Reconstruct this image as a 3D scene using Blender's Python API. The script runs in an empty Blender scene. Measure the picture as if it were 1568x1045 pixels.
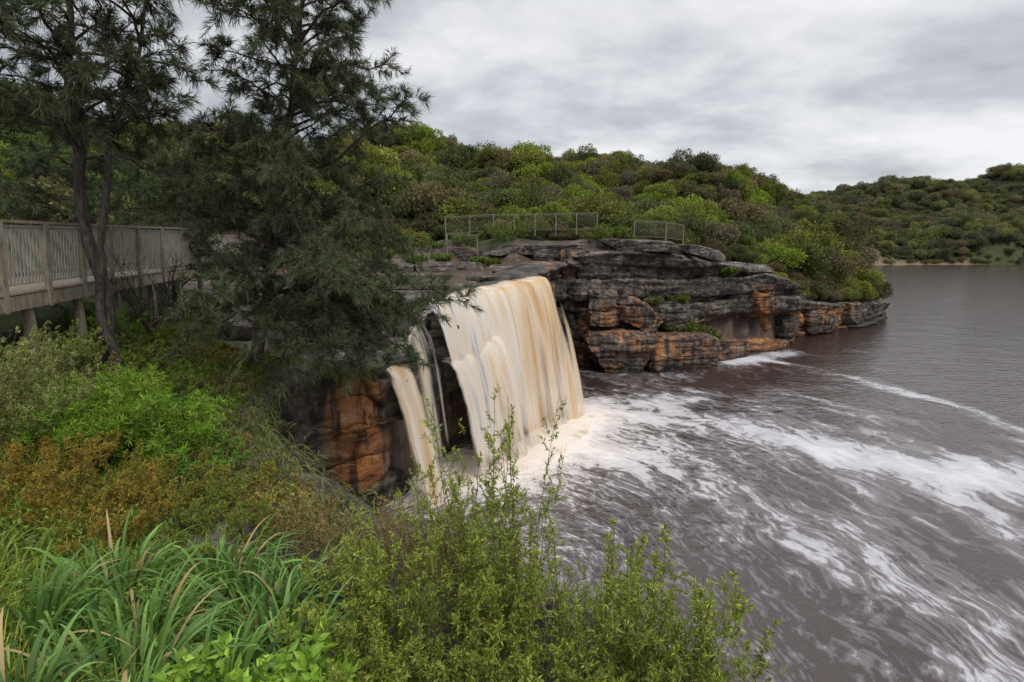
import bpy, math, numpy as np
rng = np.random.default_rng(11)
scene = bpy.context.scene
R = math.radians

# ------------------------------------------------------------------ noise
def _h(ix, iy, iz, s):
    n = (ix*73856093) ^ (iy*19349663) ^ (iz*83492791) ^ (s*2654435)
    n = (n ^ (n >> 13)) & 0xffffffff
    n = (n*1274126177) & 0xffffffff
    n = n ^ (n >> 16)
    n = (n*668265263) & 0xffffffff
    return ((n >> 8) & 0xffff)/65535.0
def vnoise(x, y, z=None, s=0):
    x = np.asarray(x, float); y = np.asarray(y, float)
    z = np.zeros_like(x) if z is None else np.asarray(z, float)+0*x
    xi = np.floor(x).astype(np.int64); yi = np.floor(y).astype(np.int64); zi = np.floor(z).astype(np.int64)
    fx = x-xi; fy = y-yi; fz = z-zi
    fx = fx*fx*(3-2*fx); fy = fy*fy*(3-2*fy); fz = fz*fz*(3-2*fz)
    r = 0
    for a in (0, 1):
        for b in (0, 1):
            for c in (0, 1):
                w = (fx if a else 1-fx)*(fy if b else 1-fy)*(fz if c else 1-fz)
                r = r + w*_h(xi+a, yi+b, zi+c, s)
    return r
def fbm(x, y, z=None, o=4, s=0):
    r = 0; a = .5; f = 1; t = 0
    for i in range(o):
        r = r + a*vnoise(np.asarray(x)*f, np.asarray(y)*f, None if z is None else np.asarray(z)*f, s+i*17)
        t += a; a *= .5; f *= 2.03
    return r/t*2-1
def sstep(a, b, x):
    t = np.clip((x-a)/(b-a), 0, 1); return t*t*(3-2*t)
def nrm(v):
    return v/np.maximum(np.linalg.norm(v, axis=-1, keepdims=True), 1e-9)

# ------------------------------------------------------------------ mesh builder
class MB:
    def __init__(s):
        s.v = []; s.f = []; s.c = []; s.m = []; s.n = 0
    def add(s, V, Q, C, mat=0):
        V = np.asarray(V, float).reshape(-1, 3); Q = np.asarray(Q, np.int64).reshape(-1, 4)
        C = np.asarray(C, float)
        if C.ndim == 1: C = np.tile(C, (len(V), 1))
        s.v.append(V); s.f.append(Q+s.n); s.c.append(C[:, :3]); s.m.append(np.full(len(Q), mat)); s.n += len(V)
    def mesh(s, name, mats, smooth=False, extra=None):
        V = np.concatenate(s.v); Q = np.concatenate(s.f); C = np.concatenate(s.c); M = np.concatenate(s.m)
        me = bpy.data.meshes.new(name)
        me.vertices.add(len(V)); me.vertices.foreach_set('co', V.ravel())
        me.loops.add(len(Q)*4); me.loops.foreach_set('vertex_index', Q.ravel().astype(np.int32))
        me.polygons.add(len(Q)); me.polygons.foreach_set('loop_start', np.arange(0, len(Q)*4, 4, dtype=np.int32))
        me.polygons.foreach_set('material_index', M.astype(np.int32))
        me.polygons.foreach_set('use_smooth', np.full(len(Q), smooth))
        a = me.attributes.new('Col', 'FLOAT_COLOR', 'POINT')
        a.data.foreach_set('color', np.c_[C, np.ones(len(C))].ravel())
        for k, arr in (extra or {}).items():
            arr = np.asarray(arr, float)
            if arr.ndim == 1:
                b = me.attributes.new(k, 'FLOAT', 'POINT'); b.data.foreach_set('value', arr)
            else:
                b = me.attributes.new(k, 'FLOAT_VECTOR', 'POINT'); b.data.foreach_set('vector', arr.ravel())
        for m in mats: me.materials.append(m)
        me.update(calc_edges=True)
        return me
    def obj(s, name, mats, smooth=False, extra=None, parent=None):
        o = bpy.data.objects.new(name, s.mesh(name, mats, smooth, extra))
        scene.collection.objects.link(o)
        if parent: o.parent = parent
        return o

def grid_faces(n, m):
    i = np.arange(n-1)[:, None]*m+np.arange(m-1)[None]
    return np.stack([i, i+1, i+m+1, i+m], -1).reshape(-1, 4)

def blades(B, o, d, L, W, droop, segs, ca, cb, mat=0, flat=True, prof='blade'):
    N = len(o); L = np.broadcast_to(L, N); W = np.broadcast_to(W, N); droop = np.broadcast_to(droop, N)
    t = np.linspace(0, 1, segs+1)
    d = nrm(d)
    P = o[:, None]+d[:, None]*(L[:, None]*t)[..., None]
    P[..., 2] -= (droop*L)[:, None]*t**2
    ref = np.tile([0, 0, 1.], (N, 1)) if flat else rng.normal(size=(N, 3))
    if flat: ref = ref+rng.normal(size=(N, 3))*.35
    sd = nrm(np.cross(d, ref))
    w = {'blade': np.minimum(1, (1-t)*1.6+.02)*(.6+.4*np.minimum(1, t*4)), 'const': 1-.6*t}[prof]
    o2 = sd[:, None]*(W[:, None]*w/2)[..., None]
    V = np.stack([P-o2, P+o2], 2)
    k = (np.arange(N)*(segs+1)*2)[:, None]+(np.arange(segs)*2)[None]
    Q = np.stack([k, k+1, k+3, k+2], -1)
    C = ca[:, None, :]*(1-t)[None, :, None]+cb[:, None, :]*t[None, :, None]
    C = np.repeat(C, 2, axis=1)
    B.add(V.reshape(-1, 3), Q, C.reshape(-1, 3), mat)

def leaves(B, o, d, L, W, c, mat=0, bend=.15):
    N = len(o); L = np.broadcast_to(L, N)[:, None]; W = np.broadcast_to(W, N)[:, None]
    d = nrm(d); sd = nrm(np.cross(d, rng.normal(size=(N, 3)))); up = np.cross(sd, d)
    a = o; b = o+d*L*.45-sd*W/2+up*L*bend*.5; e = o+d*L*.45+sd*W/2+up*L*bend*.5; t = o+d*L
    V = np.stack([a, b, t, e], 1)
    Q = np.arange(N*4).reshape(-1, 4)
    B.add(V.reshape(-1, 3), Q, np.repeat(c, 4, axis=0), mat)

def tube(B, P, rad, sides, c, mat=0, sq=1.):
    P = np.asarray(P, float); n = len(P); rad = np.broadcast_to(rad, n)
    T = nrm(np.gradient(P, axis=0)); ref = np.array([.31, .17, .93]) if abs(T[0, 2]) < .9 else np.array([.9, .3, .1])
    s = nrm(np.cross(T, ref)); u = np.cross(s, T)
    a = np.linspace(0, 2*np.pi, sides, endpoint=False)
    V = P[:, None]+(s[:, None]*np.cos(a)[None, :, None]+u[:, None]*np.sin(a)[None, :, None]*sq)*rad[:, None, None]
    i = np.arange(n-1)[:, None]*sides; j = np.arange(sides)[None]; j2 = (j+1) % sides
    Q = np.stack([i+j, i+j2, i+sides+j2, i+sides+j], -1)
    B.add(V.reshape(-1, 3), Q, np.asarray(c), mat)

def beam(B, a, b, w, h, c, mat=0):
    a = np.asarray(a, float); b = np.asarray(b, float); d = nrm(b-a)
    ref = np.array([0, 0, 1.]) if abs(d[2]) < .9 else np.array([1., .1, 0])
    s = nrm(np.cross(d, ref))*w/2; u = nrm(np.cross(s, d))*h/2
    V = [a-s-u, a+s-u, a+s+u, a-s+u, b-s-u, b+s-u, b+s+u, b-s+u]
    Q = [[0, 3, 2, 1], [4, 5, 6, 7], [0, 1, 5, 4], [1, 2, 6, 5], [2, 3, 7, 6], [3, 0, 4, 7]]
    B.add(V, Q, np.asarray(c), mat)

# ------------------------------------------------------------------ materials
def newmat(name):
    m = bpy.data.materials.new(name); m.use_nodes = True; nt = m.node_tree; nt.nodes.clear()
    out = nt.nodes.new('ShaderNodeOutputMaterial'); return m, nt, out
def ramp(nt, src, stops):
    r = nt.nodes.new('ShaderNodeValToRGB'); e = r.color_ramp.elements
    while len(e) < len(stops): e.new(.5)
    for x, (p, c) in zip(e, stops):
        x.position = p; x.color = (*c, 1) if len(c) == 3 else c
    nt.links.new(src, r.inputs[0]); return r
def noise(nt, vec, scale, detail=5, rough=.55, dist=0):
    n = nt.nodes.new('ShaderNodeTexNoise'); n.inputs['Scale'].default_value = scale
    n.inputs['Detail'].default_value = detail; n.inputs['Roughness'].default_value = rough; n.inputs['Distortion'].default_value = dist
    if vec: nt.links.new(vec, n.inputs['Vector'])
    return n
def mapping(nt, vec, sc):
    n = nt.nodes.new('ShaderNodeMapping'); n.inputs['Scale'].default_value = sc; nt.links.new(vec, n.inputs[0]); return n.outputs[0]
def mixc(nt, fac, a, b, mode='MIX'):
    n = nt.nodes.new('ShaderNodeMix'); n.data_type = 'RGBA'; n.blend_type = mode
    for i, v in ((0, fac), (6, a), (7, b)):
        if hasattr(v, 'is_output'): nt.links.new(v, n.inputs[i])
        else: n.inputs[i].default_value = v if i == 0 else (*v, 1)
    return n.outputs[2]
def math_(nt, op, a, b=0., c=None):
    n = nt.nodes.new('ShaderNodeMath'); n.operation = op
    for i, v in enumerate((a, b) if c is None else (a, b, c)):
        if hasattr(v, 'is_output'): nt.links.new(v, n.inputs[i])
        else: n.inputs[i].default_value = v
    return n.outputs[0]
def attr(nt, name, typ='GEOMETRY'):
    n = nt.nodes.new('ShaderNodeAttribute'); n.attribute_name = name; n.attribute_type = typ; return n
def geo_pos(nt): return nt.nodes.new('ShaderNodeNewGeometry').outputs['Position']
def bump(nt, h, strength, dist):
    b = nt.nodes.new('ShaderNodeBump'); b.inputs['Strength'].default_value = strength; b.inputs['Distance'].default_value = dist
    nt.links.new(h, b.inputs['Height']); return b.outputs[0]
def principled(nt, out, col, rough, normal=None, spec=.5):
    p = nt.nodes.new('ShaderNodeBsdfPrincipled')
    for k, v in (('Base Color', col), ('Roughness', rough)):
        if hasattr(v, 'is_output'): nt.links.new(v, p.inputs[k])
        else: p.inputs[k].default_value = (*v, 1) if k == 'Base Color' else v
    p.inputs['Specular IOR Level'].default_value = spec
    if normal: nt.links.new(normal, p.inputs['Normal'])
    if out: nt.links.new(p.outputs[0], out.inputs[0])
    return p

def foliage_mat(name, inst=False, transl=.3, gloss=.35):
    m, nt, out = newmat(name)
    c = attr(nt, 'Col').outputs['Color']
    if inst: c = mixc(nt, 1., c, attr(nt, 'tint', 'INSTANCER').outputs['Color'], 'MULTIPLY')
    if gloss: p = principled(nt, None, c, .5, None, gloss)
    else:
        p = nt.nodes.new('ShaderNodeBsdfDiffuse'); nt.links.new(mixc(nt, .04, c, (.5, .52, .55)), p.inputs[0])
    t = nt.nodes.new('ShaderNodeBsdfTranslucent'); nt.links.new(mixc(nt, .35, c, (.16, .22, .02)) if name == 'leaf' else c, t.inputs[0])
    mx = nt.nodes.new('ShaderNodeMixShader'); mx.inputs[0].default_value = transl
    nt.links.new(p.outputs[0], mx.inputs[1]); nt.links.new(t.outputs[0], mx.inputs[2]); nt.links.new(mx.outputs[0], out.inputs[0])
    return m
M_leaf = foliage_mat('leaf')
M_needle = foliage_mat('casuarina_needle', False, .25, 0)
M_canopy = foliage_mat('canopy_leaf', True, .28, 0)
def bark_mat():
    m, nt, out = newmat('bark'); p = geo_pos(nt)
    n = noise(nt, mapping(nt, p, (9, 9, 2)), 2.5, 6, .65)
    c = ramp(nt, n.outputs[0], [(.3, (.02, .017, .015)), (.55, (.07, .057, .048)), (.75, (.15, .13, .115))])
    principled(nt, out, c.outputs[0], .9, bump(nt, n.outputs[0], .9, .04), .2); return m
M_bark = bark_mat()

def rock_mat():
    m, nt, out = newmat('sandstone'); p = geo_pos(nt)
    big = noise(nt, p, .5, 4, .6); mid = noise(nt, mapping(nt, p, (1, 1, 1.8)), 1.1, 9, .7, .3)
    fine = noise(nt, p, 8, 6, .72); streak = noise(nt, mapping(nt, p, (2.4, 2.4, .28)), 1.2, 6, .6, .2)
    grey = ramp(nt, mid.outputs[0], [(.30, (.014, .012, .011)), (.44, (.055, .045, .038)), (.57, (.15, .122, .098)), (.74, (.36, .305, .245))])
    org = ramp(nt, mid.outputs[0], [(.28, (.09, .03, .014)), (.42, (.28, .10, .03)), (.56, (.45, .20, .07)), (.75, (.58, .40, .24))])
    om = math_(nt, 'ADD', attr(nt, 'orange').outputs['Fac'], math_(nt, 'MULTIPLY', math_(nt, 'SUBTRACT', big.outputs[0], .5), .9))
    om = math_(nt, 'ADD', om, math_(nt, 'MULTIPLY', math_(nt, 'SUBTRACT', streak.outputs[0], .5), 1.6))
    of = ramp(nt, om, [(.30, (0, 0, 0)), (.66, (1, 1, 1))])
    c = mixc(nt, of.outputs[0], grey.outputs[0], org.outputs[0])
    st = ramp(nt, streak.outputs[0], [(.38, (.14, .13, .13)), (.50, (1, 1, 1))])
    c = mixc(nt, .75, c, st.outputs[0], 'MULTIPLY')
    wn = noise(nt, p, .9, 3, .5); wa = nt.nodes.new('ShaderNodeVectorMath'); wa.operation = 'MULTIPLY_ADD'
    nt.links.new(wn.outputs['Color'], wa.inputs[0]); wa.inputs[1].default_value = (.8, .8, .35); nt.links.new(mapping(nt, p, (.42, .42, 1.5)), wa.inputs[2])
    vo = nt.nodes.new('ShaderNodeTexVoronoi'); vo.feature = 'DISTANCE_TO_EDGE'; vo.inputs['Scale'].default_value = .75; nt.links.new(wa.outputs[0], vo.inputs['Vector'])
    vc = nt.nodes.new('ShaderNodeTexVoronoi'); vc.feature = 'F1'; vc.inputs['Scale'].default_value = .75; nt.links.new(wa.outputs[0], vc.inputs['Vector'])
    jt = ramp(nt, vo.outputs['Distance'], [(.0, (.12, .11, .10)), (.03, (1, 1, 1))])
    c = mixc(nt, .75, c, jt.outputs[0], 'MULTIPLY')
    bw = nt.nodes.new('ShaderNodeSeparateXYZ'); nt.links.new(vc.outputs['Color'], bw.inputs[0])
    cv_ = ramp(nt, bw.outputs[0], [(0, (.62, .62, .62)), (1, (1.25, 1.25, 1.25))])
    c = mixc(nt, 1., c, cv_.outputs[0], 'MULTIPLY')
    li = noise(nt, p, 3.2, 7, .75); lf = ramp(nt, li.outputs[0], [(.54, (0, 0, 0)), (.66, (1, 1, 1))])
    nz = nt.nodes.new('ShaderNodeSeparateXYZ'); nt.links.new(nt.nodes.new('ShaderNodeNewGeometry').outputs['Normal'], nz.inputs[0])
    up = ramp(nt, nz.outputs[2], [(.1, (0, 0, 0)), (.8, (1, 1, 1))])
    lfac = math_(nt, 'MULTIPLY', lf.outputs[0], math_(nt, 'MULTIPLY_ADD', up.outputs[0], .6, .25))
    lfac = math_(nt, 'MULTIPLY', lfac, attr(nt, 'dry').outputs['Fac'])
    c = mixc(nt, lfac, c, (.46, .43, .38))
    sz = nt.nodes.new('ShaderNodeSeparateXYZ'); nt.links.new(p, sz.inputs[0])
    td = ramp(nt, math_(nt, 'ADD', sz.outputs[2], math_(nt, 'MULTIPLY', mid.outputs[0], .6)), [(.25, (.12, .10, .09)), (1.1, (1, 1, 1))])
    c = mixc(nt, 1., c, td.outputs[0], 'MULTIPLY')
    h = math_(nt, 'ADD', math_(nt, 'MULTIPLY', mid.outputs[0], 1.2), math_(nt, 'MULTIPLY', fine.outputs[0], .3))
    h = math_(nt, 'ADD', h, math_(nt, 'MULTIPLY', math_(nt, 'MINIMUM', vo.outputs['Distance'], .09), 4.))
    h = math_(nt, 'ADD', h, math_(nt, 'MULTIPLY', bw.outputs[1], .35))
    principled(nt, out, c, .68, bump(nt, h, 1., .25), .35); return m
M_rock = rock_mat()

def ground_mat():
    m, nt, out = newmat('ground'); p = geo_pos(nt)
    a = noise(nt, p, .8, 8, .65); b = noise(nt, p, 7, 6, .7)
    land = ramp(nt, a.outputs[0], [(.3, (.022, .026, .01)), (.5, (.045, .06, .015)), (.7, (.08, .07, .03))])
    rk = ramp(nt, a.outputs[0], [(.3, (.02, .014, .011)), (.5, (.07, .045, .033)), (.7, (.16, .11, .08))])
    c = mixc(nt, attr(nt, 'rock').outputs['Fac'], land.outputs[0], rk.outputs[0])
    c = mixc(nt, attr(nt, 'sand').outputs['Fac'], c, (.2, .14, .09))
    h = math_(nt, 'ADD', a.outputs[0], math_(nt, 'MULTIPLY', b.outputs[0], .3))
    principled(nt, out, c, math_(nt, 'MULTIPLY_ADD', attr(nt, 'rock').outputs['Fac'], -.25, .8), bump(nt, h, .9, .2), .35); return m
M_ground = ground_mat()

# ------------------------------------------------------------------ layout (metres, pool surface z = 0)
coast = np.array([
 (3.0, -6, 7.0), (1.9, 0, 6.6), (1.5, 2.0, 6.2), (.4, 3.7, 5.9), (-1.8, 5.3, 5.7), (-4.0, 7.6, 5.5), (-5.7, 10.0, 5.4), (-6.3, 12.2, 5.5),
 (-6.1, 15.1, 5.4), (-4.5, 15.9, 5.1), (-3.9, 17.1, 4.8), (-3.1, 18.6, 6.55), (-1.9, 22, 6.8), (0, 25, 6.9), (1.6, 27, 7.0), (1.9, 30, 7.3),
 (2.7, 35, 7.5), (3.8, 38.2, 7.6), (5.2, 36.6, 8.2), (9, 37.6, 8.45), (13, 39.2, 8.0), (18, 42, 7.0), (23.3, 43.6, 6.0), (25.5, 45.5, 5.2), (27, 48.2, 3.6),
 (33, 51.5, 2.8), (38, 55.5, 2.5), (42.6, 59, 2.2), (46, 63, 1.8), (50, 70, 1.2), (60, 92, .8), (92, 150, .6), (140, 203, .4), (165, 207, .4), (230, 210, .4), (420, 225, .4), (620, 235, .4)], float)
poly = np.r_[coast[:, :2], [(620, -120), (10, -120), (5, -20)]]
def inside(x, y, pl):
    r = np.zeros(np.shape(x), bool); n = len(pl)
    for i in range(n):
        x1, y1 = pl[i]; x2, y2 = pl[(i+1) % n]
        c = (y1 > y) != (y2 > y)
        r ^= c & (x < (x2-x1)*(y-y1)/((y2-y1) if y2 != y1 else 1e-9)+x1)
    return r
def coast_dist(x, y):
    best = np.full(np.shape(x), 1e9); zt = np.zeros(np.shape(x))
    for i in range(len(coast)-1):
        a = coast[i]; b = coast[i+1]; dx, dy = b[0]-a[0], b[1]-a[1]
        t = np.clip(((x-a[0])*dx+(y-a[1])*dy)/(dx*dx+dy*dy), 0, 1)
        d = np.hypot(x-a[0]-t*dx, y-a[1]-t*dy); m = d < best
        best = np.where(m, d, best); zt = np.where(m, a[2]+(b[2]-a[2])*t, zt)
    return best, zt
ctl = np.array([
 (0, -1, 7.4), (0, 0, 7.35), (-2, 2, 6.9), (-4, 2, 7.1), (0, 2, 6.7), (-3, 4, 6.5), (-1, 4, 6.2), (-5, 5, 6.5), (-3.5, 6, 6.1), (-5, 8, 6.0), (-8, 6, 7.0), (-7, 9, 6.3), (-9, 10, 6.9),
 (-7.5, 12, 6.4), (-6.6, 13, 6.1), (-10, 13, 7.0), (-8.5, 15, 6.2), (-13, 8, 8.0), (-15, 14, 8.0), (-20, 5, 9), (-6, 17, 5.5), (-8, 19, 6.4), (-4.5, 17, 4.9), (-12, 18, 6.6),
 (-3.5, 20, 6.6), (-1.5, 24, 6.8), (0, 28, 6.9), (0, 33, 6.95), (-5, 25, 6.8), (-5, 32, 6.95), (-10, 25, 6.8), (-12, 31, 6.95), (-16, 28, 6.95), (-25, 30, 7), (-20, 21, 7.8), (-2, 38, 7.1),
 (-30, 20, 10), (-10, 41, 8), (-20, 42, 10), (-32, 42, 13), (-5, 42, 9.1), (0, 42, 9.3), (6, 42, 9.2), (12, 42.5, 8.6), (9, 40, 8.5), (0, 40, 8.8), (18, 46, 7.3), (25, 50, 5.2), (30, 56, 5), (40, 62, 3.2),
 (0, 50, 10.5), (0, 60, 13.5), (-14, 56, 14), (-30, 60, 17), (-45, 50, 18), (0, 75, 18), (14, 100, 22), (-20, 100, 26.5), (28, 85, 19), (40, 95, 18.5), (45, 82, 11.5), (53, 78, 6.5), (24, 60, 9.5), (36, 70, 9), (15, 52, 9.5),
 (60, 120, 10), (80, 160, 8), (0, 150, 22), (-60, 100, 26), (-100, 60, 26), (-60, 20, 16), (-60, -20, 14), (-200, 100, 30),
 (165, 212, 2), (230, 216, 2.5), (300, 222, 2.5), (150, 230, 11), (200, 240, 17), (260, 240, 16), (320, 250, 19), (150, 300, 29), (220, 300, 38), (300, 300, 47), (380, 300, 52), (120, 260, 18), (100, 320, 25), (250, 380, 40), (400, 400, 56), (500, 300, 56), (0, 400, 25), (-300, 400, 30), (0, -100, 12), (-200, -200, 20), (600, 600, 40), (0, 600, 25), (-600, 0, 30), (600, -500, 5), (-600, 600, 30), (-600, -600, 20)], float)
def base_z(x, y):
    x = np.asarray(x, float); y = np.asarray(y, float)
    num = np.zeros_like(x); den = np.zeros_like(x)
    for cx, cy, cz in ctl:
        w = 1/((x-cx)**2+(y-cy)**2+.6)**1.7
        num += w*cz; den += w
    z = num/den
    d, zt = coast_dist(x, y)
    return zt+(z-zt)*sstep(.6, 4.5, d)-.12*(1-sstep(2, 4, d)), d, zt
river_poly = np.array([(-4.1, 16.9), (-3.7, 17.6), (-2.9, 18.6), (-1.8, 22), (.1, 25), (1.7, 27), (1.5, 30), (2.3, 35), (2, 37.5), (-2, 39), (-8, 39.5), (-20, 37), (-34, 35), (-34, 25.5), (-17, 24.5), (-11, 22), (-9, 18.5), (-7.4, 16.6), (-5.6, 16.2)])
def poly_dist(x, y, pl):
    best = np.full(np.shape(x), 1e9)
    for i in range(len(pl)):
        a = pl[i]; b = pl[(i+1) % len(pl)]; dx, dy = b-a
        t = np.clip(((x-a[0])*dx+(y-a[1])*dy)/(dx*dx+dy*dy), 0, 1)
        best = np.minimum(best, np.hypot(x-a[0]-t*dx, y-a[1]-t*dy))
    return best
def terrain_z(x, y):
    z, d, zt = base_z(x, y)
    inr = inside(x, y, river_poly); rd = poly_dist(x, y, river_poly)
    r = np.hypot(x, y)
    zn = fbm(x*.35, y*.6, o=5, s=3)
    amp = .12+.25*sstep(2, 8, d)*sstep(15, 60, r)
    led = np.floor(np.maximum(0, zn+.05)*6)/6*.75
    z = np.where(inr, z-.08+(.5*led+.15*np.maximum(0, zn))*sstep(.3, 2, d)-.05*sstep(0, 1, rd), z+fbm(x*.6, y*.6, o=4, s=3)*amp)
    wat = inside(x, y, poly)
    drop = wat | (d < .5+.013*np.maximum(r-5, 0))
    far = r > 190
    z = np.where(drop & ~far, -3, z); z = np.where(far & wat, -np.minimum(3, d*.1)-.05, z)
    return z, inr, rd, d
def gz(x, y):
    z, _, _ = base_z(np.atleast_1d(np.asarray(x, float)), np.atleast_1d(np.asarray(y, float))); return z

def warp(lo, hi, c, b, n):
    t = np.linspace(np.arcsinh((lo-c)/b), np.arcsinh((hi-c)/b), n); return c+b*np.sinh(t)
xs = warp(-700, 700, -2, 14, 600); ys = warp(-300, 800, 16, 16, 560)
X, Y = np.meshgrid(xs, ys, indexing='ij')
Z, inr, rd, dd = terrain_z(X.ravel(), Y.ravel())
B = MB(); B.add(np.c_[X.ravel(), Y.ravel(), Z], grid_faces(len(xs), len(ys))[:, ::-1], (1, 1, 1))
rockm = np.where(inr | (rd < 1.2), 1., 0.); rockm = np.maximum(rockm, (dd < 4.5)*(Y.ravel() > 28)*(np.hypot(X, Y).ravel() < 75))
sand = ((dd < 2.5) & (np.hypot(X, Y).ravel() > 180) & (X.ravel() < 185)).astype(float)
B.obj('ground_terrain', [M_ground], True, {'rock': rockm, 'sand': sand})

# ------------------------------------------------------------------ cliff
def build_cliff():
    seg = coast[:31]
    L = np.r_[0, np.cumsum(np.hypot(*np.diff(seg[:, :2], axis=0).T))]
    S = []; s = 0
    while s < L[-1]:
        S.append(s); y = np.interp(s, L, seg[:, 1]); s += .085 if y < 50 else .25
    S = np.array(S)
    P = np.stack([np.interp(S, L, seg[:, i]) for i in range(3)], 1)
    kk = 13; k = np.ones(kk)/kk; h = kk//2
    Ps = P.copy()
    for i in range(3):
        Ps[:, i] = np.convolve(np.pad(P[:, i], h, 'edge'), k, 'valid')
    T = np.gradient(Ps[:, :2], axis=0)
    for _ in range(3):
        for i in (0, 1): T[:, i] = np.convolve(np.pad(T[:, i], h, 'edge'), k, 'valid')
    T = nrm(T); n = np.c_[T[:, 1], -T[:, 0]]
    lay = np.array([-1.2, .6, 1.1, 2.7, 4.3, 4.75, 6.3, 7.2, 7.9, 9.5, 10.5, 12, 14, 16])
    loff = np.array([.2, .35, -.25, .1, .25, -.45, .15, -.2, .35, .2, .1, .1, .1, .1, .1, .1])
    nv = 92; inl = [0, .10, .3, .6, 1., 1.5, 2.1, 2.8, 3.6]
    rows = []
    for j in range(nv):
        f = j/(nv-1); z = -.7+(Ps[:, 2]+.7)*f
        u = S+1.3*fbm(S*.22, z*.4, s=5)+.18*z
        zw = z+.7*fbm(S*.08, z*.15, s=6)+.08*fbm(S*.9, z*.9, s=16)
        li = np.searchsorted(lay, zw)
        w = 2.6+4.2*_h(li, li*0+3, li*0, 9)
        bu = u/w+_h(li, li*0+7, li*0, 2)*9; bi = np.floor(bu).astype(np.int64); fr = bu-bi
        blk = (_h(bi, li, li*0, 4)-.5)*.9
        tilt = (fr-.5)*(_h(bi, li, li*0, 14)-.5)*1.1
        crack = .16*np.exp(-(np.minimum(fr, 1-fr)*w/.10)**2)
        lt = lay[np.clip(li, 0, 13)]; lb = lay[np.clip(li-1, 0, 13)]
        ce = np.minimum(np.abs(zw-lt), np.abs(zw-lb)); crack = crack+.18*np.exp(-(ce/.07)**2)
        fu = u*.7+.4*fbm(u*.5, z*.6, s=61); fz = zw*2.1+.35*fbm(u*.4, z*.7, s=62)
        a1 = np.floor(fu).astype(np.int64); b1_ = np.floor(fz).astype(np.int64); ru = fu-a1-.5; rv = fz-b1_-.5
        fac = (_h(a1, b1_, a1*0, 71)-.5)*.24+ru*(_h(a1, b1_, a1*0, 72)-.5)*.4+rv*(_h(a1*0, b1_, a1*0, 73)-.3)*.35
        o = loff[li]+blk+tilt-crack+fac+.20*fbm(S*.9, z*1.4, s=8, o=6)+.55*fbm(S*.2, z*.25, s=12)
        top = Ps[:, 2]-z
        o = o*(1-.35*np.exp(-top*2))+.3*np.exp(-(top/.6)**2)-.3*np.exp(-(top/.10)**2)
        hx = sstep(14, 19, Ps[:, 0])*(1-sstep(25, 27, Ps[:, 0]))
        o = o-hx*1.4*sstep(.2, .9, z)*(1-sstep(2.4, 3.4, z))+hx*.5*(z < .5)
        wl = (Ps[:, 1] > 14.5)*(Ps[:, 1] < 17)*(Ps[:, 0] > -6.5); o = np.where(wl, o*.45-.1, o)
        calm = (Ps[:, 1] > 17.4)*(Ps[:, 1] < 27.5); o = np.where(calm, o*.55-.35-.35*sstep(0, 1.5, top), o)
        rows.append(np.c_[Ps[:, :2]+n*o[:, None], z])
    last = rows[-1]
    for q in inl[1:]:
        zz = last[:, 2]+.10*fbm(S*.5, S*0+q*.8, s=31)*(q > .1)+.02+.05*min(q, 1)
        zz = zz+.25*sstep(-.1, .25, fbm(S*.3, S*0+q*.5, s=44))*min(q, 1)*(Ps[:, 1] > 36)*(Ps[:, 0]>5)
        zz = np.where(calm, last[:, 2]-.05, zz)
        base, _, _ = base_z(Ps[:, 0]-n[:, 0]*q, Ps[:, 1]-n[:, 1]*q)
        if q > 2: zz = np.minimum(zz, base+.5-(q-2)*.6)
        rows.append(np.c_[last[:, :2]-n*q, zz])
    V = np.stack(rows, 1); m = V.shape[1]
    x, y, z = V[..., 0].ravel(), V[..., 1].ravel(), V[..., 2].ravel()
    org = -.05+0*x
    org += .9*np.exp(-((x+4.9)/1.1)**2-((y-15.6)/1.3)**2)*sstep(.3, 1.2, z)*(1-sstep(4.6, 5.3, z))
    org += .75*sstep(12, 15, x)*(1-sstep(32, 42, x))*(1-sstep(2.0, 3.6, z))
    org += .6*np.exp(-((x-21.5)/1.2)**2)*(y > 35)*(z > 2)*(z < 5.4)
    org += .36*(y > 33)*(x < 13)*(x>4.6)*(1-sstep(4.4, 6.2, z))
    org += .5*np.exp(-((x-2.2)/1.)**2-((y-33)/3)**2)
    dry = ((y > 34) & (x > 4)).astype(float)+.12
    BB = MB(); BB.add(V.reshape(-1, 3), grid_faces(len(S), m), (1, 1, 1))
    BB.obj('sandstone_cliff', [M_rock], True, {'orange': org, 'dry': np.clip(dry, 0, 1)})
build_cliff()

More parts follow.
